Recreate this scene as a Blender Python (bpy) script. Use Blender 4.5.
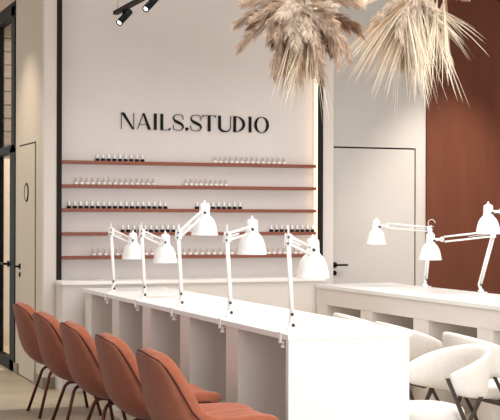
import bpy, bmesh, math, random
from mathutils import Vector, Matrix, Euler
PI = math.pi
S = bpy.context.scene
for o in list(bpy.data.objects): bpy.data.objects.remove(o)
COL = S.collection

# ------------------------------------------------------------ camera, sky, light, exposure
cd = bpy.data.cameras.new('camera'); cam = bpy.data.objects.new('camera', cd); COL.objects.link(cam)
cd.sensor_width = 36.0; cd.sensor_fit = 'HORIZONTAL'; cd.lens = 36.0 * 1300 / 500
cd.shift_y = 7.0 / 500; cd.clip_start = 0.05; cd.clip_end = 100
cam.location = (0, 0, 1.45)
cam.rotation_euler = (Matrix.Rotation(-math.radians(21.2), 4, 'Z') @ Matrix.Rotation(PI/2, 4, 'X')
                      @ Matrix.Rotation(0.00273, 4, 'Z')).to_euler()
S.camera = cam
S.view_settings.view_transform = 'Standard'; S.view_settings.look = 'None'
S.view_settings.gamma = 1.0; S.view_settings.use_curve_mapping = False
S.view_settings.exposure = 0.27

W = bpy.data.worlds.new('world'); S.world = W; W.use_nodes = True
W.node_tree.nodes['Background'].inputs[0].default_value = (0.98, 0.985, 1.0, 1)
W.node_tree.nodes['Background'].inputs[1].default_value = 0.76

def lamp_data(name, kind, loc, target, energy, color, **kw):
    d = bpy.data.lights.new(name, kind); d.energy = energy; d.color = color
    for k, v in kw.items(): setattr(d, k, v)
    o = bpy.data.objects.new(name, d); COL.objects.link(o); o.location = loc
    o.rotation_euler = (Vector(target) - Vector(loc)).to_track_quat('-Z', 'Y').to_euler()
    return o
# daylight from the shop window behind the camera
lamp_data('window_daylight', 'AREA', (2.9, -1.6, 2.2), (3.3, 8.0, 1.2), 265, (0.97, 0.985, 1.0), shape='RECTANGLE', size=5.0, size_y=2.6)
# ceiling light over the room
lamp_data('ceiling_panel_light', 'AREA', (3.9, 7.2, 3.5), (3.9, 7.2, 0), 115, (1.0, 0.975, 0.95), shape='RECTANGLE', size=3.4, size_y=5.5, spread=2.1)
# downlight that washes the side door, and the light of the room behind the glass
lamp_data('door_downlight', 'SPOT', (1.74, 11.45, 3.45), (1.80, 11.45, 0), 85, (1.0, 0.88, 0.74), spot_size=1.7, spot_blend=1.0, shadow_soft_size=0.04)

lamp_data('back_room_light', 'AREA', (3.6, 13.2, 3.5), (3.4, 13.6, 0), 110, (1.0, 0.88, 0.74), shape='RECTANGLE', size=1.5, size_y=1.5)

lamp_data('added_wall_spot', 'SPOT', (6.25, 9.5, 3.45), (6.2, 10.88, 1.25), 230, (1.0, 0.9, 0.8), spot_size=1.05, spot_blend=1.0, shadow_soft_size=0.05)  # unseen spot, added to brighten the lower part of the brown wall

# ------------------------------------------------------------ materials
def new_mat(name):
    m = bpy.data.materials.new(name); m.use_nodes = True
    return m, m.node_tree, m.node_tree.nodes['Principled BSDF']
def srgb(c):
    return tuple((x/255/12.92 if x/255 <= .04045 else ((x/255+.055)/1.055)**2.4) for x in c) + (1,)
def mat(name, col, rough=.6, metal=0.0, var=.0, scale=6, bump=0.0, bscale=60, spec=.5, stretch=(1,1,1), sheen=0, col2=None):
    m, nt, b = new_mat(name)
    b.inputs['Roughness'].default_value = rough; b.inputs['Metallic'].default_value = metal
    b.inputs['Specular IOR Level'].default_value = spec
    if sheen: b.inputs['Sheen Weight'].default_value = sheen
    N = nt.nodes; L = nt.links
    tc = N.new('ShaderNodeTexCoord'); mp = N.new('ShaderNodeMapping'); mp.inputs['Scale'].default_value = stretch
    L.new(tc.outputs['Object'], mp.inputs['Vector'])
    ns = N.new('ShaderNodeTexNoise'); ns.inputs['Scale'].default_value = scale; ns.inputs['Detail'].default_value = 6
    L.new(mp.outputs[0], ns.inputs['Vector'])
    cr = N.new('ShaderNodeValToRGB')
    c = srgb(col)
    a = srgb(col2) if col2 else tuple(x*(1-var) for x in c[:3]) + (1,)
    bb = c if col2 else tuple(min(1, x*(1+var)) for x in c[:3]) + (1,)
    cr.color_ramp.elements[0].position = .3; cr.color_ramp.elements[1].position = .7
    cr.color_ramp.elements[0].color = a; cr.color_ramp.elements[1].color = bb
    L.new(ns.outputs[0], cr.inputs[0]); L.new(cr.outputs[0], b.inputs['Base Color'])
    if bump:
        n2 = N.new('ShaderNodeTexNoise'); n2.inputs['Scale'].default_value = bscale; n2.inputs['Detail'].default_value = 4
        L.new(mp.outputs[0], n2.inputs['Vector'])
        bp = N.new('ShaderNodeBump'); bp.inputs['Strength'].default_value = bump; bp.inputs['Distance'].default_value = .01
        L.new(n2.outputs[0], bp.inputs['Height']); L.new(bp.outputs[0], b.inputs['Normal'])
    return m
M = dict(
  plaster = mat('pale_plaster', (223,216,212), .85, var=.035, scale=1.6, bump=.08, bscale=9),
  plaster2 = mat('pillar_plaster', (226,217,210), .85, var=.02, scale=2.5, bump=.05, bscale=12),
  side = mat('side_wall_paint', (214,202,184), .8, var=.02, scale=2),
  doorwall = mat('door_wall_plaster', (199,194,188), .8, var=.03, scale=1.4),
  halfwall = mat('half_wall_paint', (224,217,210), .75, var=.02, scale=2),
  cap = mat('half_wall_cap_white', (244,240,234), .5, var=.01),
  floor = mat('polished_concrete', (194,180,156), .42, var=.16, scale=3.5, bump=.03, bscale=14),
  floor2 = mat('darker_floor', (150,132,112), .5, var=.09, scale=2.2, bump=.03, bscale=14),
  brown = mat('brown_wall_panel', (102,57,40), .7, var=.10, spec=.2, scale=3, stretch=(3,1,.5), bump=.03, bscale=20),
  ceiling = mat('ceiling_paint', (215,205,195), .9, var=.02),
  wood = mat('slatted_brown_wood', (116,98,80), .6, var=.2, scale=3, stretch=(.4,1,9)),
  black = mat('black_metal', (15,12,10), .6, var=.1, spec=.2),
  bronze = mat('dark_bronze_bar', (34,25,20), .6, var=.1, spec=.2),
  shelf = mat('terracotta_shelf', (134,73,53), .5, var=.05),
  desk = mat('white_desk_laminate', (240,239,237), .38, var=.006),
  desk2 = mat('warm_white_desk_front', (232,225,219), .5, var=.01),
  lampw = mat('white_lamp_enamel', (252,251,249), .28, var=.003),
  screw = mat('dark_screw', (60,56,54), .4, var=.05),
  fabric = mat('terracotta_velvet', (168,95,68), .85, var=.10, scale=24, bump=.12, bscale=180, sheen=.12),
  fabric_shaded = mat('terracotta_velvet_back_shaded', (138,80,58), .85, var=.10, scale=24, bump=.12, bscale=180, sheen=.12),  # same velvet, with the shade of the chair backs put into the colour
  piping = mat('dark_piping', (78,34,24), .8, var=.1),
  copper = mat('dark_copper_tube', (96,46,34), .32, metal=.55, var=.08),
  boucle = mat('white_boucle', (226,221,215), .95, var=.03, scale=40, bump=.25, bscale=120, sheen=.2),
  legdark = mat('dark_leg_metal', (62,54,50), .4, metal=.3, var=.08),
  polish = mat('dark_polish', (20,12,14), .5, var=.1, spec=.2),
  polishw = mat('pale_polish', (248,240,232), .3, var=.02),
  capw = mat('white_cap', (246,243,240), .4, var=.01),
  capt = mat('taupe_cap', (196,184,174), .5, var=.03),
  sign = mat('black_letters', (14,10,10), .6, var=.05, spec=.2),
  baseb = mat('grey_baseboard', (136,124,106), .5, var=.06),
  plume = mat('pampas_beige', (216,192,170), .95, var=.18, scale=14),
  plume2 = mat('pampas_pale', (236,220,202), .95, var=.12, scale=9),
  plume_brown_shade = mat('pampas_brown_shade', (150,112,86), .95, var=.2, scale=9),  # brown blades; on the inner plumes this colour stands in for shade
  blade = mat('dried_blade_tan', (196,162,126), .8, var=.25, scale=14),
  bladep = mat('dried_blade_cream', (240,228,208), .8, var=.12, scale=14),
  stem = mat('dried_stem', (168,132,94), .8, var=.1),
  signpale = mat('pale_sign_face', (206,196,178), .6, var=.03),
  greypanel = mat('dark_grey_panel', (84,80,76), .6, var=.05),
)
# chips and joints in the concrete
def emis(name, col, st):
    m = bpy.data.materials.new(name); m.use_nodes = True; nt = m.node_tree; nt.nodes.clear()
    e = nt.nodes.new('ShaderNodeEmission'); o = nt.nodes.new('ShaderNodeOutputMaterial')
    e.inputs[0].default_value = srgb(col); e.inputs[1].default_value = st
    nt.links.new(e.outputs[0], o.inputs[0]); return m
M['led'] = emis('led_strip_glow', (255,226,190), 1.7)
M['lens'] = emis('spot_lens_glow', (255,250,240), 3.0)
def glassmat():
    m = bpy.data.materials.new('clear_glass'); m.use_nodes = True; nt = m.node_tree; nt.nodes.clear()
    t = nt.nodes.new('ShaderNodeBsdfTransparent'); g = nt.nodes.new('ShaderNodeBsdfGlossy'); g.inputs['Roughness'].default_value = .02
    x = nt.nodes.new('ShaderNodeMixShader'); o = nt.nodes.new('ShaderNodeOutputMaterial')
    t.inputs[0].default_value = (.93,.93,.92,1)
    x.inputs[0].default_value = .07; nt.links.new(t.outputs[0], x.inputs[1]); nt.links.new(g.outputs[0], x.inputs[2])
    nt.links.new(x.outputs[0], o.inputs[0]); return m
M['glass'] = glassmat()

# ------------------------------------------------------------ helpers
def obj(name, bm, m, parent=None, smooth=False, loc=None, recalc=True):
    me = bpy.data.meshes.new(name)
    if recalc: bmesh.ops.recalc_face_normals(bm, faces=bm.faces[:])
    bm.to_mesh(me); bm.free()
    me.materials.append(M[m] if isinstance(m, str) else m)
    if smooth:
        for p in me.polygons: p.use_smooth = True
    o = bpy.data.objects.new(name, me); COL.objects.link(o)
    if parent: o.parent = parent
    if loc: o.location = loc
    return o
def tag(o, label, cat, group=None):
    o['label'] = label; o['category'] = cat
    if group: o['group'] = group
    return o
def thing(name, label, cat, loc=(0,0,0), rz=0, group=None):
    o = bpy.data.objects.new(name, None); COL.objects.link(o); o.empty_display_size = .1
    o.location = loc; o.rotation_euler = (0,0,rz)
    return tag(o, label, cat, group)
def struct(name, bm, m, parent=None):
    o = obj(name, bm, m, parent)
    if not parent: o['kind'] = 'structure'
    return o
def bx(bm, x0, x1, y0, y1, z0, z1, bev=0.0):
    r = bmesh.ops.create_cube(bm, size=1.0); vs = r['verts']
    for v in vs:
        v.co = Vector(((x0+x1)/2 + v.co.x*(x1-x0), (y0+y1)/2 + v.co.y*(y1-y0), (z0+z1)/2 + v.co.z*(z1-z0)))
    if bev:
        es = set(e for v in vs for e in v.link_edges)
        bmesh.ops.bevel(bm, geom=list(es), offset=bev, segments=2, affect='EDGES', profile=.5)
    return bm
def box(x0, x1, y0, y1, z0, z1, bev=0.0): return bx(bmesh.new(), x0, x1, y0, y1, z0, z1, bev)
def tube(bm, pts, r, n=10, caps=True):
    pts = [Vector(p) for p in pts]; rings = []
    rs = r if isinstance(r, (list, tuple)) else [r]*len(pts)
    up = None
    for i, p in enumerate(pts):
        t = (pts[min(i+1, len(pts)-1)] - pts[max(i-1, 0)]).normalized()
        if up is None:
            up = Vector((0,0,1)) if abs(t.z) < .9 else Vector((1,0,0))
        a = t.cross(up).normalized(); b = a.cross(t).normalized(); up = b
        rings.append([bm.verts.new(p + (a*math.cos(2*PI*k/n) + b*math.sin(2*PI*k/n))*rs[i]) for k in range(n)])
    for i in range(len(rings)-1):
        for k in range(n):
            bm.faces.new((rings[i][k], rings[i][(k+1)%n], rings[i+1][(k+1)%n], rings[i+1][k]))
    if caps:
        bm.faces.new(rings[0][::-1]); bm.faces.new(rings[-1])
    return bm
def lathe(bm, prof, n=24, mtx=None, caps=True):
    rings = []
    for r, z in prof:
        rings.append([bm.verts.new((r*math.cos(2*PI*k/n), r*math.sin(2*PI*k/n), z)) for k in range(n)])
    for i in range(len(rings)-1):
        for k in range(n):
            bm.faces.new((rings[i][k], rings[i][(k+1)%n], rings[i+1][(k+1)%n], rings[i+1][k]))
    if caps:
        bm.faces.new(rings[0][::-1]); bm.faces.new(rings[-1])
    if mtx is not None:
        for rg in rings:
            for v in rg: v.co = mtx @ v.co
    return bm
def aim(p, d):   # matrix: z axis along d, at p
    return Matrix.Translation(Vector(p)) @ Vector(d).to_track_quat('Z', 'Y').to_matrix().to_4x4()
def cyl(bm, p, d, r, h, n=14): return lathe(bm, [(r,0),(r,h)], n, aim(p, d))
def bez(p0, p1, p2, n=8):
    p0, p1, p2 = Vector(p0), Vector(p1), Vector(p2)
    return [p0*(1-t)**2 + p1*2*t*(1-t) + p2*t*t for t in [i/n for i in range(n+1)]]
def bend(pts, r=.04, n=6):   # polyline with rounded corners
    P = [Vector(p) for p in pts]; out = [P[0]]
    for i in range(1, len(P)-1):
        a = P[i] + (P[i-1]-P[i]).normalized()*r; b = P[i] + (P[i+1]-P[i]).normalized()*r
        out += bez(a, P[i], b, n)
    return out + [P[-1]]
def copy_tree(o, parent=None):
    c = o.copy(); COL.objects.link(c); c.parent = parent
    for ch in [k for k in bpy.data.objects if k.parent == o]: copy_tree(ch, c)
    return c

# ------------------------------------------------------------ the room
struct('floor', box(-4, 9.5, -2.5, 16, -.1, 0), 'floor')
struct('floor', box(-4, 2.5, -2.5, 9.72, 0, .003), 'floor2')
struct('ceiling', box(-4, 9.5, 2.0, 16, 3.6, 3.7), 'ceiling')
struct('wall_back', box(2.483, 4.90, 10.88, 11.05, 0, 3.6), 'plaster')
struct('wall_left', box(2.34, 2.44, 10.82, 12.06, 0, 3.6), 'side')
struct('trim_1', box(2.332, 2.44, 10.80, 10.88, 0, 3.6), 'plaster2')           # face of the pillar
bm = box(4.90, 5.015, 10.82, 11.05, 0, 3.6); struct('trim_2', bm, 'plaster2')
bm = bmesh.new(); bx(bm, 5.015, 6.015, 10.9, 11.05, 2.105, 3.6); bx(bm, 5.91, 6.015, 10.9, 11.05, 0, 2.105)
struct('wall_right', bm, 'doorwall')
struct('wall_brown', box(6.015, 9.4, 10.88, 11.05, 0, 3.6), 'brown')['kind'] = 'structure'
# door in the recess
d1 = struct('door_1', box(5.018, 5.897, 10.905, 10.95, .005, 2.09), 'doorwall')
struct('door_seam', bx(box(5.01, 5.93, 10.955, 10.99, 2.0, 2.2), 5.88, 5.93, 10.955, 10.99, 0, 2.2), 'black', d1)
def lever(parent, x, y, z, nrm, along):
    n = Vector(nrm); a = Vector(along)
    bm = bmesh.new(); cyl(bm, Vector((x,y,z)), n, .026, .012, 16)
    tube(bm, bend([Vector((x,y,z)), Vector((x,y,z))+n*.05, Vector((x,y,z))+n*.05+a*.115], .015, 4), .009, 8)
    obj('door_handle', bm, 'black', parent, True)
    bm = bmesh.new(); cyl(bm, Vector((x,y,z-.075)), n, .022, .01, 16); obj('lock_rosette', bm, 'black', parent, True)
lever(d1, 5.065, 10.905, 1.01, (0,-1,0), (1,0,0))
# side door in the pillar wall
d2 = struct('door_2', box(2.332, 2.345, 11.17, 11.86, .01, 2.085), 'side')
struct('door_seam', box(2.3385, 2.3400, 11.155, 11.875, .0, 2.10), 'black', d2)
lever(d2, 2.332, 11.80, .995, (-1,0,0), (0,1,0))
# glazed black partition running back from the pillar
w = struct('window_1', bx(bx(bx(bx(bx(box(2.33, 2.41, 12.06, 12.30, 0, 2.09), 2.33,2.41,12.08,12.24,2.09,3.42), 2.33,2.41,12.06,14.6,2.05,2.12),
     2.33,2.41,12.06,14.6,3.33,3.46), 2.33,2.41,12.06,14.6,0,.10), 2.33,2.41,13.03,13.10,0,3.4), 'black')
struct('window_pane', box(2.366, 2.374, 12.28, 14.55, .1, 3.35), 'glass', w)
bm = bmesh.new(); tube(bm, bend([(2.40,12.33,1.0),(2.28,12.33,1.0),(2.28,12.50,1.0)], .015,4), .012, 8)
cyl(bm, (2.33,12.33,1.0), (-1,0,0), .03, .015)
struct('window_handle', bm, 'black', w)
bm = bmesh.new()
for k in range(14,24): bx(bm, 2.42, 5.2, 14.60, 14.66, k*.15+.006, k*.15+.144)
bx(bm, 2.42, 5.2, 14.66, 14.72, 2.1, 3.6)
struct('wall_far', bm, 'wood')
struct('wall_far', box(2.42, 5.2, 14.60, 14.66, 0, 2.1), 'side')
bm = bmesh.new(); bx(bm, 2.30, 2.34, 14.6, 14.75, 0, 3.6); struct('trim_3', bm, 'wood')
tag(obj('wall_panel', box(2.50, 2.60, 14.30, 14.36, 1.5, 2.95), 'greypanel'), 'dark grey upright panel behind the glass at the far left', 'panel')
bm = bmesh.new(); bx(bm, 2.322, 2.34, 10.80, 11.15, 0, .095); bx(bm, 2.322, 2.44, 10.785, 10.80, 0, .095)
struct('baseboard_left', bm, 'baseb')
struct('baseboard_side', box(2.322, 2.34, 11.88, 12.06, 0, .095), 'baseb')
# black uprights and light strip of the display wall
struct('trim_4', box(2.44, 2.483, 10.79, 10.88, 0, 3.6), 'bronze')
struct('trim_5', box(4.848, 4.898, 10.79, 10.88, 0, 3.6), 'bronze')
tag(obj('led_strip', box(4.836, 4.847, 10.80, 10.86, .92, 3.5), 'led'), 'glowing warm light strip up the inner side of the right black upright', 'light strip')
# half wall behind the desks
hw = struct('trim_6', box(2.43, 4.79, 10.52, 10.785, 0, .885), 'halfwall')
struct('trim_cap', box(2.42, 4.80, 10.50, 10.785, .885, .915, .003), 'cap', hw)

# ------------------------------------------------------------ round door sign
ds = thing('door_sign', 'small round dark-rimmed sign on the side door', 'sign', (2.331, 11.51, 1.665))
bm = bmesh.new(); tube(bm, [(0, .075*math.cos(a), .075*math.sin(a)) for a in [2*PI*k/28 for k in range(29)]], .009, 8, False); obj('rim', bm, 'black', ds, True)
bm = bmesh.new(); cyl(bm, (.0,0,0), (-1,0,0), .073, .005, 28); obj('face', bm, 'signpale', ds)

# ------------------------------------------------------------ shelves
SZ = [1.926, 1.7225, 1.5195, 1.317, 1.115]
ordn = ['top', 'second', 'middle', 'fourth', 'bottom']
for i, z in enumerate(SZ):
    tag(obj('wall_shelf', box(2.484, 4.835, 10.80, 10.88, z-.028, z, .002), 'shelf'),
        'thin terracotta wall shelf, %s of the five between the black uprights' % (ordn[i] if ordn[i] != 'second' else 'second from top'), 'shelf', 'terracotta wall shelves')

# ------------------------------------------------------------ nail polish bottles
def px_to_X(px, Y=10.84):
    a = (px-250)/1300.0; c, s = math.cos(math.radians(21.2)), math.sin(math.radians(21.2))
    return Y*(c*a+s)/(-s*a+c)
def bottle(dark):
    t = thing('polish_bottle', 'x', 'nail polish bottle')
    bm = lathe(bmesh.new(), [(.010,0),(.0175,.001),(.0185,.006),(.0185,.017),(.014,.0215),(.008,.023)], 12)
    obj('bottle_body', bm, 'polish' if dark else 'polishw', t, True)
    bm = lathe(bmesh.new(), [(.0105,.0215),(.011,.030),(.0085,.045),(.0078,.058),(.005,.060)], 10)
    obj('cap', bm, 'capw' if dark else 'capt', t, True)
    return t
ORD = ['first','second','third','fourth','fifth','sixth','seventh','eighth','ninth','tenth','eleventh','twelfth','thirteenth','fourteenth','fifteenth','sixteenth','seventeenth','eighteenth']
protos = {True: bottle(True), False: bottle(False)}; used = {True: False, False: False}
rows = [(0,True,97.2,142.3,9,'left'),(0,False,215,284,14,'right'),(1,False,76,153.5,15,'left'),(1,False,186,226,9,'right'),
        (2,True,69,165.5,18,'left'),(2,True,197,240,9,'right'),(3,True,122.7,179,11,'left'),(3,True,271.4,312.6,9,'right'),
        (4,False,94,152,11,'left'),(4,False,178,238,11,'centre'),(4,False,269,306,8,'right')]
for sh, dark, a, b, n, side in rows:
    xa, xb = px_to_X(a), px_to_X(b)
    for k in range(n):
        p = protos[dark]
        o = p if not used[dark] else copy_tree(p)
        used[dark] = True
        o.location = (xa + (xb-xa)*k/(n-1), 10.84, SZ[sh]); o.rotation_euler.z = k*.7
        o['label'] = '%s polish bottle, %s from left in %s row on %s wall shelf' % ('dark white-capped' if dark else 'pale taupe-capped', ORD[k], side, ordn[sh])
        o['group'] = '%s polish bottles on the %s shelf' % (side, ordn[sh])

# ------------------------------------------------------------ wall sign
def poly(bm, pts, d=.012):
    f = bm.faces.new([bm.verts.new((x, 0, z)) for x, z in pts])
    r = bmesh.ops.extrude_face_region(bm, geom=[f])
    for v in r['geom']:
        if isinstance(v, bmesh.types.BMVert): v.co.y -= d
def strip(bm, pts, ws):     # ribbon of varying horizontal/normal width
    n = len(pts)
    for i in range(n-1):
        q = []
        for j in (i, i+1):
            a = Vector(pts[max(j-1,0)]); b = Vector(pts[min(j+1,n-1)]); t = (b-a).normalized(); nn = Vector((-t.y, t.x))
            q.append((Vector(pts[j])+nn*ws[j]/2, Vector(pts[j])-nn*ws[j]/2))
        poly(bm, [tuple(q[0][0]), tuple(q[0][1]), tuple(q[1][1]), tuple(q[1][0])])
HL, ST = .024, .175          # hairline and stem widths relative to letter height
def rect(bm, x0, x1, z0, z1): poly(bm, [(x0,z0),(x1,z0),(x1,z1),(x0,z1)])
def glyph(ch, w):
    bm = bmesh.new()
    if ch == 'N':
        rect(bm, 0, HL, 0, 1); rect(bm, w-HL, w, 0, 1); poly(bm, [(w-ST*.55-.02,0),(w,0),(ST*1.1,1),(0,1)])
    elif ch == 'A':
        poly(bm, [(0,0),(HL,0),(w*.47,1),(w*.43,1)]); poly(bm, [(w-ST*1.1,0),(w,0),(w*.52,1),(w*.40,1)]); rect(bm, w*.14, w*.68, .30, .30+HL)
    elif ch == 'I': rect(bm, 0, ST, 0, 1)
    elif ch == 'L':
        rect(bm, 0, ST, 0, 1); rect(bm, ST, w, 0, HL); poly(bm, [(w-.14,HL),(w,HL),(w,.16)])
    elif ch == '.': poly(bm, [(ST*.6+ST*.6*math.cos(a), ST*.6+ST*.6*math.sin(a)) for a in [2*PI*k/14 for k in range(14)]])
    elif ch == 'T':
        rect(bm, w/2-ST/2, w/2+ST/2, 0, 1); rect(bm, 0, w, 1-HL, 1)
        poly(bm, [(0,1-HL),(0,.86),(.10,1-HL)]); poly(bm, [(w,1-HL),(w-.10,1-HL),(w,.86)])
    elif ch == 'U':
        rect(bm, 0, ST, .3, 1); rect(bm, w-HL, w, .3, 1)
        cx = (ST/2 + w-HL/2)/2; rx = (w-HL/2-ST/2)/2
        pts = [(cx - rx*math.cos(a), .3 - .28*math.sin(a)) for a in [PI*k/14 for k in range(15)]]
        strip(bm, pts, [ST*(1-k/14)**1.3 + HL*min(1, .4+k/14) for k in range(15)])
    elif ch == 'D':
        rect(bm, 0, ST, 0, 1)
        pts = [(ST*.6 + (w-ST*1.1)*math.sin(a), .5 + .48*math.cos(a)) for a in [PI*k/18 for k in range(19)]]
        strip(bm, pts, [HL + (ST-HL)*math.sin(PI*k/18)**2 for k in range(19)])
    elif ch == 'O':
        pts = [(w/2 + (w/2-ST/2)*math.sin(a), .5 + .49*math.cos(a)) for a in [2*PI*k/32 for k in range(33)]]
        strip(bm, pts, [HL + (ST-HL)*abs(math.sin(2*PI*k/32))**1.6 for k in range(33)])
    elif ch == 'S':
        ctl = [(.93,.80),(.86,.93),(.52,.99),(.2,.93),(.08,.76),(.22,.60),(.52,.49),(.82,.37),(.94,.22),(.80,.06),(.48,.01),(.14,.07),(.05,.22)]
        pts = [(x*w, z) for x, z in ctl]
        pp = []
        for i in range(len(pts)-1):
            p0 = Vector(pts[max(i-1,0)]); p1 = Vector(pts[i]); p2 = Vector(pts[i+1]); p3 = Vector(pts[min(i+2,len(pts)-1)])
            for k in range(4):
                t = k/4; pp.append(.5*((2*p1)+(p2-p0)*t+(2*p0-5*p1+4*p2-p3)*t*t+(3*p1-p0-3*p2+p3)*t**3))
        pp.append(Vector(pts[-1])); m = len(pp)
        strip(bm, pp, [HL + (ST-HL)*math.exp(-((i/(m-1)-.5)/.17)**2) for i in range(m)])
        poly(bm, [(w*.93,.84),(w*.90,.68),(w*.97,.68)]) if False else None
        rect(bm, w*.91, w*.91+HL, .66, .86); rect(bm, w*.04, w*.04+HL, .14, .34)
    return bm
sg = thing('wall_sign', 'black high-contrast lettering reading NAILS.STUDIO on the pale display wall', 'sign', (0, 10.878, 0))
spans = [('N',120.8,133.6),('A',136.8,150.6),('I',153.5,156.5),('L',160.0,169.8),('S',172.2,183.4),('.',184.8,188),
         ('S',189.6,201.4),('T',202,215.4),('U',217.8,230.4),('D',233,244.6),('I',248.3,251.2),('O',253.8,268.4)]
Hh = .142
for ch, a, b in spans:
    xa, xb = px_to_X(a, 10.878), px_to_X(b, 10.878)
    bm = glyph(ch, (xb-xa)/Hh)
    for v in bm.verts: v.co = Vector((xa + v.co.x*Hh, v.co.y, 2.208 + v.co.z*Hh))
    obj({'.':'full_stop'}.get(ch, 'letter'), bm, 'sign', sg)

# ------------------------------------------------------------ desks
dk = thing('manicure_desk', 'long white manicure desk in front with open bays facing the orange chairs', 'desk', (2.538, 6.012, 0), -0.0101)
def D(o): o.location = -Vector((2.56, 6.0, 0)); return o
D(obj('desk_top', box(2.56, 3.26, 6.0, 10.45, .83, .86, .002), 'desk', dk))
D(obj('end_panel', box(2.565, 3.245, 6.004, 6.04, 0, .83, .001), 'desk', dk))
for y0, y1 in ((6.77,6.97),(7.64,7.84),(8.505,8.71),(9.34,9.54),(10.2,10.43)):
    D(obj('divider', box(2.575, 3.24, y0, y1, 0, .829), 'desk2', dk))
D(obj('modesty_panel', box(2.99, 3.0, 6.041, 10.19, .0, .828), 'desk2', dk))
dr = thing('manicure_desk', 'long white desk at right against the brown wall, with square recesses in its front', 'desk', (4.70, 4.6, 0))
def E(o): o.location = -Vector((4.70, 4.6, 0)); return o
E(obj('desk_top', box(4.69, 5.42, 4.6, 10.495, .83, .86, .002), 'desk', dr))
bm = box(4.70, 4.90, 4.6, 10.49, .69, .829); E(obj('apron', bm, 'desk2', dr))
for y0, y1 in ((10.27,10.49),(9.39,9.61),(8.475,8.705),(7.58,7.786),(6.68,6.89),(5.78,5.99),(4.6,4.8)):
    E(obj('divider', box(4.702, 5.295, y0, y1, 0, .689), 'desk2', dr))
E(obj('back_panel', box(5.3, 5.40, 4.6, 10.49, 0, .829), 'desk2', dr))

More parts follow.
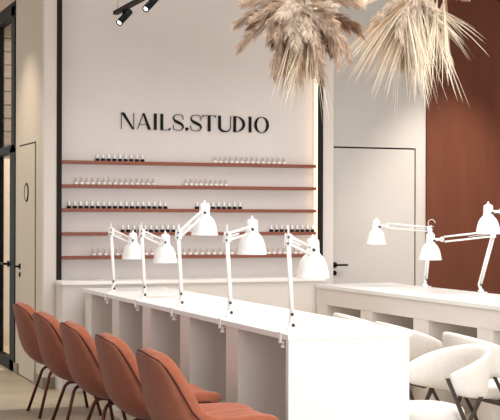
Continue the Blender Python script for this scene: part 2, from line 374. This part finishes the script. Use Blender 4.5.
# ------------------------------------------------------------ manicure lamps
def desk_lamp(label, edge, outward, base, joint1, elbow, head, knob_side=(-.3,-1,0), loop=False, tip=True, out=.028, drop=0.0):
    """edge: x of the desk edge; outward: -1 or +1; base..head: world points"""
    base, joint1, elbow, head = map(Vector, (base, joint1, elbow, head))
    t = thing('desk_lamp', label, 'lamp', base, 0, 'white articulated desk lamps')
    L = lambda p: Vector(p) - base
    ox = (edge - base.x); y = 0
    # clamp: bracket over the desk edge with its screw below
    bm = bmesh.new(); bx(bm, min(-ox*.3, ox+outward*.012), max(-ox*.3, ox+outward*.012), -.02, .02, .0, .008, .002)
    bx(bm, min(ox+outward*.003, ox+outward*.010), max(ox+outward*.003, ox+outward*.010), -.012, .012, -.044, .004)
    bx(bm, min(ox-outward*.03, ox+outward*.012), max(ox-outward*.03, ox+outward*.012), -.012, .012, -.049, -.042)
    c = obj('clamp', bm, 'lampw', t)
    bm = bmesh.new(); cyl(bm, (ox-outward*.012, 0, -.033), (0,0,-1), .006, .03, 8); cyl(bm, (ox-outward*.012, 0, -.062), (0,0,-1), .014, .012, 12)
    obj('clamp_screw', bm, 'lampw', c, True)
    # foot bracket
    j = L(joint1)
    bm = lathe(bmesh.new(), [(.024,.006),(.024,.02),(.013,.034),(.011,j.z*.55)], 14)
    tube(bm, [(0,0,j.z*.5), tuple(j*.8), tuple(j)], [.011,.013,.014], 10)
    f = obj('foot', bm, 'lampw', t, True)
    side = Vector(knob_side).normalized()
    bm = bmesh.new(); cyl(bm, j+side*.010, side, .008, .014, 10)
    obj('foot_screw', bm, 'screw', f, True)
    bm = bmesh.new(); cyl(bm, Vector((.014,0,j.z*.42))+side*.008, side, .009, .014, 10); obj('foot_screw', bm, 'screw', f, True)
    # lower arm: two parallel rods plus springs, rods side by side in the arm plane
    e = L(elbow); ax = (e-j); hd = L(head); pl = (hd-e); pl.z = 0; pl.normalize()
    off = pl*.0095
    bm = bmesh.new()
    tube(bm, [j-off, e-off], .0085, 8); tube(bm, [j+off, e+off], .0085, 8)
    la = obj('lower_arm', bm, 'lampw', t, True)
    def spring(a, b, r, parent, turns=26):
        a, b = Vector(a), Vector(b); d = b-a; q = aim(a, d); n = turns*6
        pts = [q @ Vector((r*math.cos(2*PI*k/6), r*math.sin(2*PI*k/6), d.length*k/n)) for k in range(n+1)]
        obj('spring', tube(bmesh.new(), pts, .0013, 4), 'lampw', parent, True)
    spring(j+ax*.08, j+ax*.62, .006, la)
    # elbow
    bm = bmesh.new(); sd = pl.cross(Vector((0,0,1)))
    for sgn in (-1, 1):
        q = e + sd*sgn*.012
        bmt = [q-pl*.02+Vector((0,0,-.03)), q+pl*.02+Vector((0,0,-.03)), q+pl*.032+Vector((0,0,.022)), q-pl*.012+Vector((0,0,.034))]
        f1 = [bm.verts.new(v+sd*.002) for v in bmt]; f2 = [bm.verts.new(v-sd*.002) for v in bmt]
        bm.faces.new(f1); bm.faces.new(f2[::-1])
        for k in range(4): bm.faces.new((f1[k], f2[k], f2[(k+1)%4], f1[(k+1)%4]))
    if tip: tube(bm, [e+Vector((0,0,.0)), e+Vector((0,0,.045)), e+Vector((0,0,.075))], [.006,.005,.002], 8)
    el = obj('elbow', bm, 'lampw', t)
    bm = bmesh.new(); cyl(bm, e+side*.012-pl*.008+Vector((0,0,-.018)), side, .006, .01, 8); cyl(bm, e+side*.012+Vector((0,0,.014)), side, .006, .01, 8)
    obj('elbow_screw', bm, 'screw', el, True)
    # upper arm: two rods one above the other
    hn = (hd-e).normalized(); nv = sd.cross(hn).normalized()
    if nv.z < 0: nv = -nv
    bm = bmesh.new(); q0 = e+pl*.01; q1 = hd - hn*.012
    tube(bm, [q0+nv*.018, q1+nv*.018], .0075, 8); tube(bm, [q0-nv*.020, q1-nv*.020], .0075, 8)
    ua = obj('upper_arm', bm, 'lampw', t, True)
    spring(q0+(q1-q0)*.05-nv*.001, q0+(q1-q0)*.5-nv*.001, .0055, ua, 20)
    if loop:
        a = e+Vector((0,0,.02)); pts = [a+pl*.0+Vector((0,0,.0))]
        pts = [a + pl*(.03*math.sin(u)-.01) + Vector((0,0,.035*(1-math.cos(u))*.9)) for u in [PI*(-.2+1.7*k/14) for k in range(15)]]
        obj('cable', tube(bmesh.new(), pts, .003, 6), 'lampw', t, True)
    # head: neck with vents, bell shade
    hp = hd + pl*out - Vector((0,0,drop))
    bm = bmesh.new(); bx(bm, -.012,.012,-.02,.02,-.02,.02,.004)
    for v in bm.verts: v.co = hd + pl*(v.co.x+.004) + sd*v.co.y + Vector((0,0,v.co.z))
    cyl(bm, hd - sd*.02, sd, .013, .04, 12); tube(bm, [hd, hp+Vector((0,0,.01))], .011, 10)
    obj('head_joint', bm, 'lampw', t)
    prof = [(.004,.066),(.018,.065),(.030,.058),(.034,.046),(.035,.02),(.036,-.012),(.043,-.022),(.057,-.037),(.069,-.058),(.078,-.085),(.084,-.113),(.088,-.138),(.090,-.141),(.090,-.146)]
    inner = [(r-.003, z-.002) for r, z in prof[::-1] if z < -.02] + [(.02,-.03)]
    bm = lathe(bmesh.new(), [(r, z) for r, z in prof+inner], 32)
    sh = obj('lamp_shade', bm, 'lampw', t, True); sh.location = hp
    bm = bmesh.new(); lathe(bm, [(.009,.064),(.010,.074),(.005,.080),(.003,.086)], 10)
    obj('shade_cap', bm, 'lampw', sh, True)
    bm = bmesh.new(); cyl(bm, Vector((side.x, side.y, 0))*.033+Vector((0,0,.004)), side, .009, .016, 12); obj('knob', bm, 'screw', sh, True)
    bm = lathe(bmesh.new(), [(.012,-.035),(.014,-.05),(.026,-.075),(.029,-.095),(.02,-.115),(.004,-.122)], 16)
    obj('bulb', bm, 'cap', sh, True)
    return t
BX = 2.61
lamps = [(9.62, (2.845, 9.92, 1.259), 0), (8.80, (2.84,9.06,1.26), 0), (7.97, (2.83,8.17,1.474), 0), (7.06, (2.82,7.27,1.373), 0), (6.15, (2.83,6.39,1.272), 0)]
labs = ['white articulated lamp on the front desk, furthest and leftmost of its five',
        'white articulated lamp on the front desk, second from left with head hanging low',
        'white articulated lamp on the front desk with its head raised highest, third of five',
        'white articulated lamp on the front desk, fourth from left, upper arm tilting gently up',
        'white articulated lamp on the front desk, nearest and largest, beside the bright end panel']
for (y, hd, _), lb in zip(lamps, labs):
    dx = .0101*(y-6) - .022; dy = dx*y/BX
    desk_lamp(lb, 2.56+dx, -1, (BX+dx, y+dy, .86), (BX+dx+.008, y+dy, .955), (BX+dx-.014, y+dy, 1.335), (hd[0]+dx, hd[1]+dy, hd[2]))
rl = [((5.385,9.76,.86), (5.382,9.75,.92), (5.43,9.755,1.35), (5.10,9.907,1.38), 'white articulated lamp on the right desk, leftmost, arm stretched flat over the door', True),
      ((5.385,8.86,.86), (5.372,8.86,.92), (5.41,8.72,1.325), (5.08,8.93,1.28), 'white articulated lamp on the right desk, middle head below the long arm of its neighbour', False),
      ((5.385,7.84,.86), (5.372,7.84,.92), (5.41,7.78,1.345), (5.03,8.0,1.495), 'white articulated lamp at the right edge of the picture, its stand out of frame', False)]
for b, j1, e, h, lb, lp in rl:
    desk_lamp(lb, 5.42, 1, b, j1, e, h, knob_side=(.3,-1,0), loop=lp, tip=False, out=.095, drop=.015)

# ------------------------------------------------------------ terracotta shell chairs
PRO = [(.275,.452),(.262,.482),(.20,.498),(.10,.490),(0,.476),(-.09,.468),(-.165,.480),(-.215,.52),(-.245,.59),(-.270,.675),(-.296,.76),(-.312,.812),(-.320,.834)]
WID = [.165,.195,.218,.232,.240,.244,.246,.244,.238,.222,.192,.155,.115]
def shell_surface(n=18, win=1.0):
    out = []
    m = len(PRO)
    for i in range(m):
        a = Vector((PRO[max(i-1,0)][0], 0, PRO[max(i-1,0)][1])); b = Vector((PRO[min(i+1,m-1)][0], 0, PRO[min(i+1,m-1)][1]))
        t = (b-a).normalized(); nr = Vector((t.z, 0, -t.x))      # points up / forward off the seat
        if nr.z < 0 and i < 6: nr = -nr
        wing = [.0,.012,.02,.03,.04,.055,.075,.085,.08,.065,.045,.03,.02][i]
        row = []
        for k in range(n+1):
            v = -1 + 2*k/n
            p = Vector((PRO[i][0], v*WID[i]*win, PRO[i][1])) + nr*wing*abs(v)**2.6
            if i >= 11: p.z -= .028*abs(v)**2.2*(i-10)*.5
            row.append((p, nr, v))
        out.append(row)
    return out
def layered(rows, d0, d1, channel=0.0, nch=5):
    bm = bmesh.new(); A = []; B = []
    for i, row in enumerate(rows):
        ra, rb = [], []
        for p, nr, v in row:
            k = 0
            if channel and 0 < i < len(rows)-1 and abs(v) < .93: k = channel*(abs(math.sin(PI*nch*(v+1)/2))**.6 - .5)
            dd0 = d0(i) if callable(d0) else d0; dd1 = d1(i) if callable(d1) else d1
            ra.append(bm.verts.new(p - nr*dd0 + nr*k)); rb.append(bm.verts.new(p - nr*dd1))
        A.append(ra); B.append(rb)
    m, n = len(rows), len(rows[0])
    for i in range(m-1):
        for k in range(n-1):
            bm.faces.new((A[i][k], A[i+1][k], A[i+1][k+1], A[i][k+1])); bm.faces.new((B[i][k], B[i][k+1], B[i+1][k+1], B[i+1][k]))
        bm.faces.new((A[i][0], B[i][0], B[i+1][0], A[i+1][0])); bm.faces.new((A[i][-1], A[i+1][-1], B[i+1][-1], B[i][-1]))
    for k in range(n-1):
        bm.faces.new((A[0][k], A[0][k+1], B[0][k+1], B[0][k])); bm.faces.new((A[-1][k], B[-1][k], B[-1][k+1], A[-1][k+1]))
    return bm
def subsurf(o, lv=1):
    md = o.modifiers.new('subdivision', 'SUBSURF'); md.levels = lv; md.render_levels = lv
def make_chair():
    t = thing('shell_chair', 'x', 'chair', (0,0,0), 0, 'terracotta chairs along the front desk')
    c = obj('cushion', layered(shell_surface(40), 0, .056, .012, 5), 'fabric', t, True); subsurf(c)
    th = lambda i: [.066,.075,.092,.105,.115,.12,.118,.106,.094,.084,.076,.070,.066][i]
    s = obj('shell', layered(shell_surface(18, .985), .054, th), 'fabric_shaded', t, True); subsurf(s)
    rows = shell_surface(18, 1.0); path = []
    path += [r[0][0]-r[0][1]*.056 for r in rows]
    path += [p[0]-p[1]*.056 for p in rows[-1][1:-1]]
    path += [r[-1][0]-r[-1][1]*.056 for r in rows[::-1]]
    sm = [path[0]]
    for i in range(1, len(path)-1): sm.append((path[i-1]+path[i]*2+path[i+1])/4)
    sm.append(path[-1])
    obj('piping', tube(bmesh.new(), sm, .0045, 6), 'piping', t, True)
    bm = bmesh.new(); bx(bm, -.10, .12, -.10, .10, .345, .36, .004); obj('mounting_plate', bm, 'black', t)
    for sx, sy in ((-1,1),(-1,-1),(1,1),(1,-1)):
        pts = bend([(sx*.03, sy*.085, .338), (sx*.135, sy*.125, .338), (sx*(.235 if sx<0 else .22), sy*.205, 0.0)], .045, 6)
        obj('leg', tube(bmesh.new(), pts, .0115, 10), 'copper', t, True)
    return t
ch0 = make_chair()
chs = [(2.197, 9.42, 'leftmost and furthest from the camera'), (2.147, 8.47, 'second from left'), (2.135, 7.63, 'middle one of five'),
       (2.133, 6.78, 'fourth from left'), (2.118, 5.93, 'nearest and largest, in the foreground')]
for i, (x, y, w_) in enumerate(chs):
    o = ch0 if i == 0 else copy_tree(ch0)
    o.location = (x, y, 0); o['label'] = 'terracotta velvet shell chair with tube legs, ' + w_

# ------------------------------------------------------------ white barrel chairs
def make_barrel():
    t = thing('armchair', 'x', 'chair', (0,0,0), 0, 'white upholstered armchairs')
    bm = bmesh.new(); n = 30; R = []
    A0 = 112
    for k in range(n+1):
        a = math.radians(-A0 + 2*A0*k/n); s_ = abs(-A0+2*A0*k/n)/A0
        rx, ry = .25, .27
        ex = 1.0
        cx, cy = -rx*math.cos(a), ry*math.sin(a)
        top = .748 - .13*s_**1.7; bot = .455 + .06*s_**2.5
        o = Vector((-math.cos(a), math.sin(a), 0)); th = .042
        lean = .03*(1-s_)
        ring = [Vector((cx,cy,bot)), Vector((cx,cy,(bot+top)/2))+o*lean*.4, Vector((cx,cy,top-.012))+o*lean, Vector((cx,cy,top))+o*(lean-.016),
                Vector((cx,cy,top-.012))+o*(lean-th), Vector((cx,cy,(bot+top)/2))-o*(th-lean*.3), Vector((cx,cy,bot))-o*th]
        R.append([bm.verts.new(v) for v in ring])
    for k in range(n):
        for j in range(7):
            bm.faces.new((R[k][j], R[k][(j+1)%7], R[k+1][(j+1)%7], R[k+1][j]))
    bm.faces.new(R[0]); bm.faces.new(R[-1][::-1])
    b = obj('backrest', bm, 'boucle', t, True); subsurf(b)
    bm = bmesh.new(); nn = 36; rings = []
    for s_, z in ((.90,.385),(.99,.395),(1.0,.42),(.985,.45),(.93,.468),(.80,.474),(.4,.478)):
        rings.append([])
        for k in range(nn):
            a = 2*PI*k/nn; c_, q = math.cos(a), math.sin(a)
            rx = .25 if c_ > 0 else .20
            rings[-1].append(bm.verts.new((math.copysign(abs(c_)**.8, c_)*rx*s_+.10, math.copysign(abs(q)**.8, q)*.222*s_, z-.05)))
    for i in range(len(rings)-1):
        for k in range(nn): bm.faces.new((rings[i][k], rings[i][(k+1)%nn], rings[i+1][(k+1)%nn], rings[i+1][k]))
    bm.faces.new(rings[0][::-1]); bm.faces.new(rings[-1])
    obj('seat', bm, 'boucle', t, True)
    bm = bmesh.new(); bx(bm, -.07,.29,-.19,-.17,.315,.337); bx(bm, -.07,.29,.17,.19,.315,.337); bx(bm, -.07,-.05,-.27,.27,.315,.337); bx(bm, .27,.29,-.19,.19,.315,.337); bx(bm, .03,.05,-.27,.27,.315,.337)
    obj('seat_frame', bm, 'legdark', t)
    def bar(p0, p1, wx=.011, wy=.006):
        bm = bmesh.new(); p0, p1 = Vector(p0), Vector(p1); vs = []
        for p in (p0, p1): vs.append([bm.verts.new(p+Vector((a*wx, b*wy, 0))) for a, b in ((-1,-1),(1,-1),(1,1),(-1,1))])
        for k in range(4): bm.faces.new((vs[0][k], vs[0][(k+1)%4], vs[1][(k+1)%4], vs[1][k]))
        bm.faces.new(vs[0][::-1]); bm.faces.new(vs[1]); return bm
    for sy in (-1, 1):
        obj('leg', bar((.115, sy*.272, .60), (-.16, sy*.272, 0)), 'legdark', t)
        obj('leg', bar((-.10, sy*.258, .49), (.17, sy*.258, 0)), 'legdark', t)
    return t
b0 = make_barrel()
bl = [(4.27, 7.90, 0, 'white armchair behind the front desk end, its back turned to the desk'),
      (4.31, 7.03, 0, 'white armchair facing the right desk with its seat visible, at the right edge'),
      (4.34, 8.72, 0, 'white armchair furthest back, only its rim showing above the front desk'),
      (3.575, 6.30, PI, 'white armchair in front, facing left, crossed dark legs in full view')]
for i, (x, y, rz, lb) in enumerate(bl):
    o = b0 if i == 0 else copy_tree(b0)
    o.location = (x, y, 0); o.rotation_euler.z = rz; o['label'] = lb

# ------------------------------------------------------------ track with spotlights
tk = thing('ceiling_track', 'black suspended spotlight track at the top left', 'track', (2.79, 8.0, 3.1))
obj('track_rail', box(-.02, .02, -1.8, 2.22, -.015, .015), 'black', tk)
for y in (2.15, .6, -1.2): obj('suspension_wire', tube(bmesh.new(), [(0,y,.015),(0,y,.5)], .002, 6), 'screw', tk)
def spot(label, x, y, z, d):
    t = thing('spotlight', label, 'spotlight', (x, y, z))
    d = Vector(d).normalized()
    bm = bmesh.new(); cyl(bm, (0,0,0), (0,0,-1), .012, .035, 10); bx(bm, -.014,.014,-.03,.03,-.012,0); obj('bracket', bm, 'black', t)
    c = Vector((0,0,-.06))
    bm = lathe(bmesh.new(), [(.022,-.10),(.027,-.095),(.027,.07),(.024,.07),(.022,.06)], 20, aim(c, d)); obj('spot_body', bm, 'black', t, True)
    bm = lathe(bmesh.new(), [(.017,.0605),(.017,.064)], 20, aim(c, d)); obj('spot_lens', bm, 'lens', t)
    return t
spot('black spotlight at the end of the track, lens lit, left one', 2.79, 9.98, 3.085, (-.75,-.45,-.75))
spot('black spotlight higher on the track, right one, lens lit', 2.79, 9.25, 3.085, (-.75,-.45,-.75))
tk2 = thing('ceiling_track', 'black suspended spotlight track behind the right pampas cloud', 'track', (4.93, 7.6, 3.1))
obj('track_rail', box(-.02, .02, -1.6, .42, -.015, .015), 'black', tk2)
for y in (.3, -1.2): obj('suspension_wire', tube(bmesh.new(), [(0,y,.015),(0,y,.5)], .002, 6), 'screw', tk2)
spot('black spotlight by the brown wall at the top right edge', 4.93, 7.9, 3.085, (.6,.5,-.3))
cl = thing('ceiling_light', 'small round downlight above the side door', 'downlight', (1.74, 11.45, 3.6))
bm = lathe(bmesh.new(), [(.05,0),(.05,-.09),(.044,-.09),(.044,-.02)], 20); obj('housing', bm, 'black', cl, True)

# ------------------------------------------------------------ dried pampas clouds
rnd = random.Random(7)
def ribbon(bm, pts, w0, up):
    vs = []
    n = len(pts)
    for i, p in enumerate(pts):
        t = (pts[min(i+1,n-1)] - pts[max(i-1,0)]).normalized(); s_ = t.cross(up)
        s_ = s_.normalized() if s_.length > 1e-4 else Vector((1,0,0))
        w = w0*(1 - i/(n-1))**.6 if i < n-1 else 0
        vs.append([bm.verts.new(p+s_*w/2), bm.verts.new(p-s_*w/2)] if w else [bm.verts.new(p)])
    for i in range(n-1):
        a, b = vs[i], vs[i+1]
        bm.faces.new((a[0], a[1], b[1], b[0])) if len(b) == 2 else bm.faces.new((a[0], a[1], b[0]))
def plume_mesh(L, R, n, droop, seed, w=.0046):
    r = random.Random(seed); bm = bmesh.new()
    stem = bez((0,0,0), (L*.55,0,L*.06), (L,0,-droop), 16)
    def at(u):
        f = min(u,.999)*16; i = min(int(f), 15); return stem[i].lerp(stem[i+1], f-i), (stem[i+1]-stem[i]).normalized()
    tufts = 46
    for q in range(tufts):
        u = .16 + .84*(q+.5)/tufts; p, t = at(u)
        prof = (math.sin(PI*min(1, max(.02, (u-.08)*.93)))**.7)*(1 if u < .75 else 1.05)
        a = r.uniform(0, 2*PI); side = Vector((0, math.cos(a), math.sin(a)*.8))
        curl = Vector((r.uniform(-.2,.5), r.uniform(-.6,.6), -.55))
        td = (t*r.uniform(.7,1.2) + side*r.uniform(.6,1.0)).normalized(); tl = R*(.7+.5*r.random())*(.35+.85*prof)
        for k in range(n//tufts):
            d = (td + Vector((r.gauss(0,.2), r.gauss(0,.2), r.gauss(0,.2)))).normalized(); ln = tl*r.uniform(.65,1.1)
            d2 = (d*.8 + t*.5 + curl*.45).normalized(); d3 = (d*.4 + t*.4 + curl*1.1).normalized()
            b = p + t*r.uniform(-.012,.012)
            pts = [b, b+d*ln*.4, b+d*ln*.4+d2*ln*.35, b+d*ln*.4+d2*ln*.35+d3*ln*.35]
            ribbon(bm, pts, w*(.7+.7*r.random()), Vector((r.uniform(-1,1), r.uniform(-1,1), r.uniform(-1,1))))
    tube(bm, stem[:-2], .0025, 5)
    me = bpy.data.meshes.new('plume'); bm.to_mesh(me); bm.free(); return me
def blade_bunch(d, L, n, spread, g, r, w=.0062):
    bm = bmesh.new(); d = Vector(d).normalized()
    for k in range(n):
        q = (d + Vector((r.gauss(0,1), r.gauss(0,1), r.gauss(0,1)))*spread).normalized(); ln = L*r.uniform(.6,1.08)
        gg = g*r.uniform(.6,1.3)
        pts = [q*ln*f + Vector((0,0,-gg*ln*f**2)) for f in (.03,.25,.5,.75,.92,1)]
        ribbon(bm, pts, w*(.5+.8*r.random()), Vector((r.uniform(-1,1), r.uniform(-1,1), r.uniform(-1,1))))
    return bm
def mesh_with(me, m):
    c = me.copy(); c.materials.clear(); c.materials.append(M[m]); return c
PL = [plume_mesh(.34, .075, 700, .05, 1), plume_mesh(.30, .065, 620, .10, 2), plume_mesh(.38, .07, 700, .15, 3), plume_mesh(.33, .085, 720, .12, 6)]
PLM = {m: [mesh_with(x, m) for x in PL] for m in ('plume', 'plume2', 'plume_brown_shade')}
def place(parent, name, me, d, roll=0, sc=1.0, off=(0,0,0)):
    o = bpy.data.objects.new(name, me); COL.objects.link(o); o.parent = parent
    d = Vector(d).normalized()
    q = d.to_track_quat('X', 'Z')
    o.rotation_mode = 'QUATERNION'; o.rotation_quaternion = q @ Euler((roll,0,0)).to_quaternion()
    o.scale = (sc, sc, sc); o.location = off
    return o
RT = Vector((math.cos(math.radians(21.2)), -math.sin(math.radians(21.2)), 0)); FW = Vector((math.sin(math.radians(21.2)), math.cos(math.radians(21.2)), 0))
def dirv(a, depth):       # angle in the upright plane across the room (0 right, 90 up), with a lean towards the viewer
    return RT*math.cos(math.radians(a)) + Vector((0,0,math.sin(math.radians(a)))) + FW*depth
def cloud(label, loc, spec, seed, sp=.07, ox=.06):
    r = random.Random(seed)
    t = thing('pampas_cloud', label, 'dried flowers', loc)
    t.rotation_euler = (0,0,0)
    obj('hanging_wire', tube(bmesh.new(), [(0,0,0),(0,0,3.6-loc[2])], .003, 6), 'screw', t)
    for kind, m, a0, a1, n, s0, s1, d0, d1 in spec:
        for k in range(n):
            a = a0 + (a1-a0)*(k+.5)/n + r.uniform(-6, 6); dp = r.uniform(d0, d1)
            if kind == 'p': o = place(t, 'plume', PLM[m][r.randrange(4)], dirv(a, dp), r.uniform(-.5,.5), r.uniform(s0, s1), RT*r.uniform(-.03,.03)+Vector((0,0,r.uniform(-.03,.03))))
            else:
                o = obj('blade_bunch', blade_bunch(dirv(a, dp), r.uniform(s0, s1), 16, sp, .35 if abs(a-270) > 25 else .05, r), m, t, recalc=False)
                o.location = RT*(r.uniform(-ox,ox) if abs(a-270) < 26 else r.uniform(-.04,.04))+Vector((0,0,r.uniform(-.05,.02)))
    return t
cloud('hanging cloud of beige pampas plumes above the front desk, left of two', (3.03, 6.95, 2.66), [
  ('p','plume_brown_shade', 165, 375, 10, .8, 1.0, .2, 1.0),
  ('p','plume',  155, 385, 12, .85, 1.1, -.3, .6),
  ('p','plume',  165, 375,  9, .7, 1.0, -1.1, -.2),
  ('p','plume2', 160, 380,  8, .6, .9, -1.8, -.5),
  ('p','plume',   15, 165, 14, .8, 1.15, -.9, .8),
  ('b','plume_brown_shade', 250, 280,  9, .36, .48, -.2, .4),
  ('b','blade',  247, 279, 11, .42, .56, -.5, .3),
  ('b','bladep', 250, 276,  6, .45, .60, -.5, .2)], 3, .055)
cloud('hanging cloud of cream spiky grasses above the room centre, right of two', (3.86, 7.1, 2.82), [
  ('b','bladep', 205, 248, 12, .44, .60, -.4, .3),
  ('b','blade',  205, 248,  8, .40, .55, -.3, .4),
  ('b','bladep', 262, 286, 15, .52, .74, -.6, .1),
  ('b','blade',  262, 286,  8, .45, .66, -.2, .5),
  ('b','bladep', 318, 340,  3, .38, .46, -.4, .3),
  ('p','plume_brown_shade', 200, 330,  6, .7, .9, .1, .8),
  ('p','plume2', 180, 230,  5, .7, 1.0, -.6, .6),
  ('p','plume2', 235, 335,  6, .45, .65, -1.6, -.2),
  ('p','plume',  240, 256,  3, 1.0, 1.25, .2, .5),
  ('p','plume2',  10, 170, 12, .8, 1.1, -.8, .8)], 5, .05, .20)
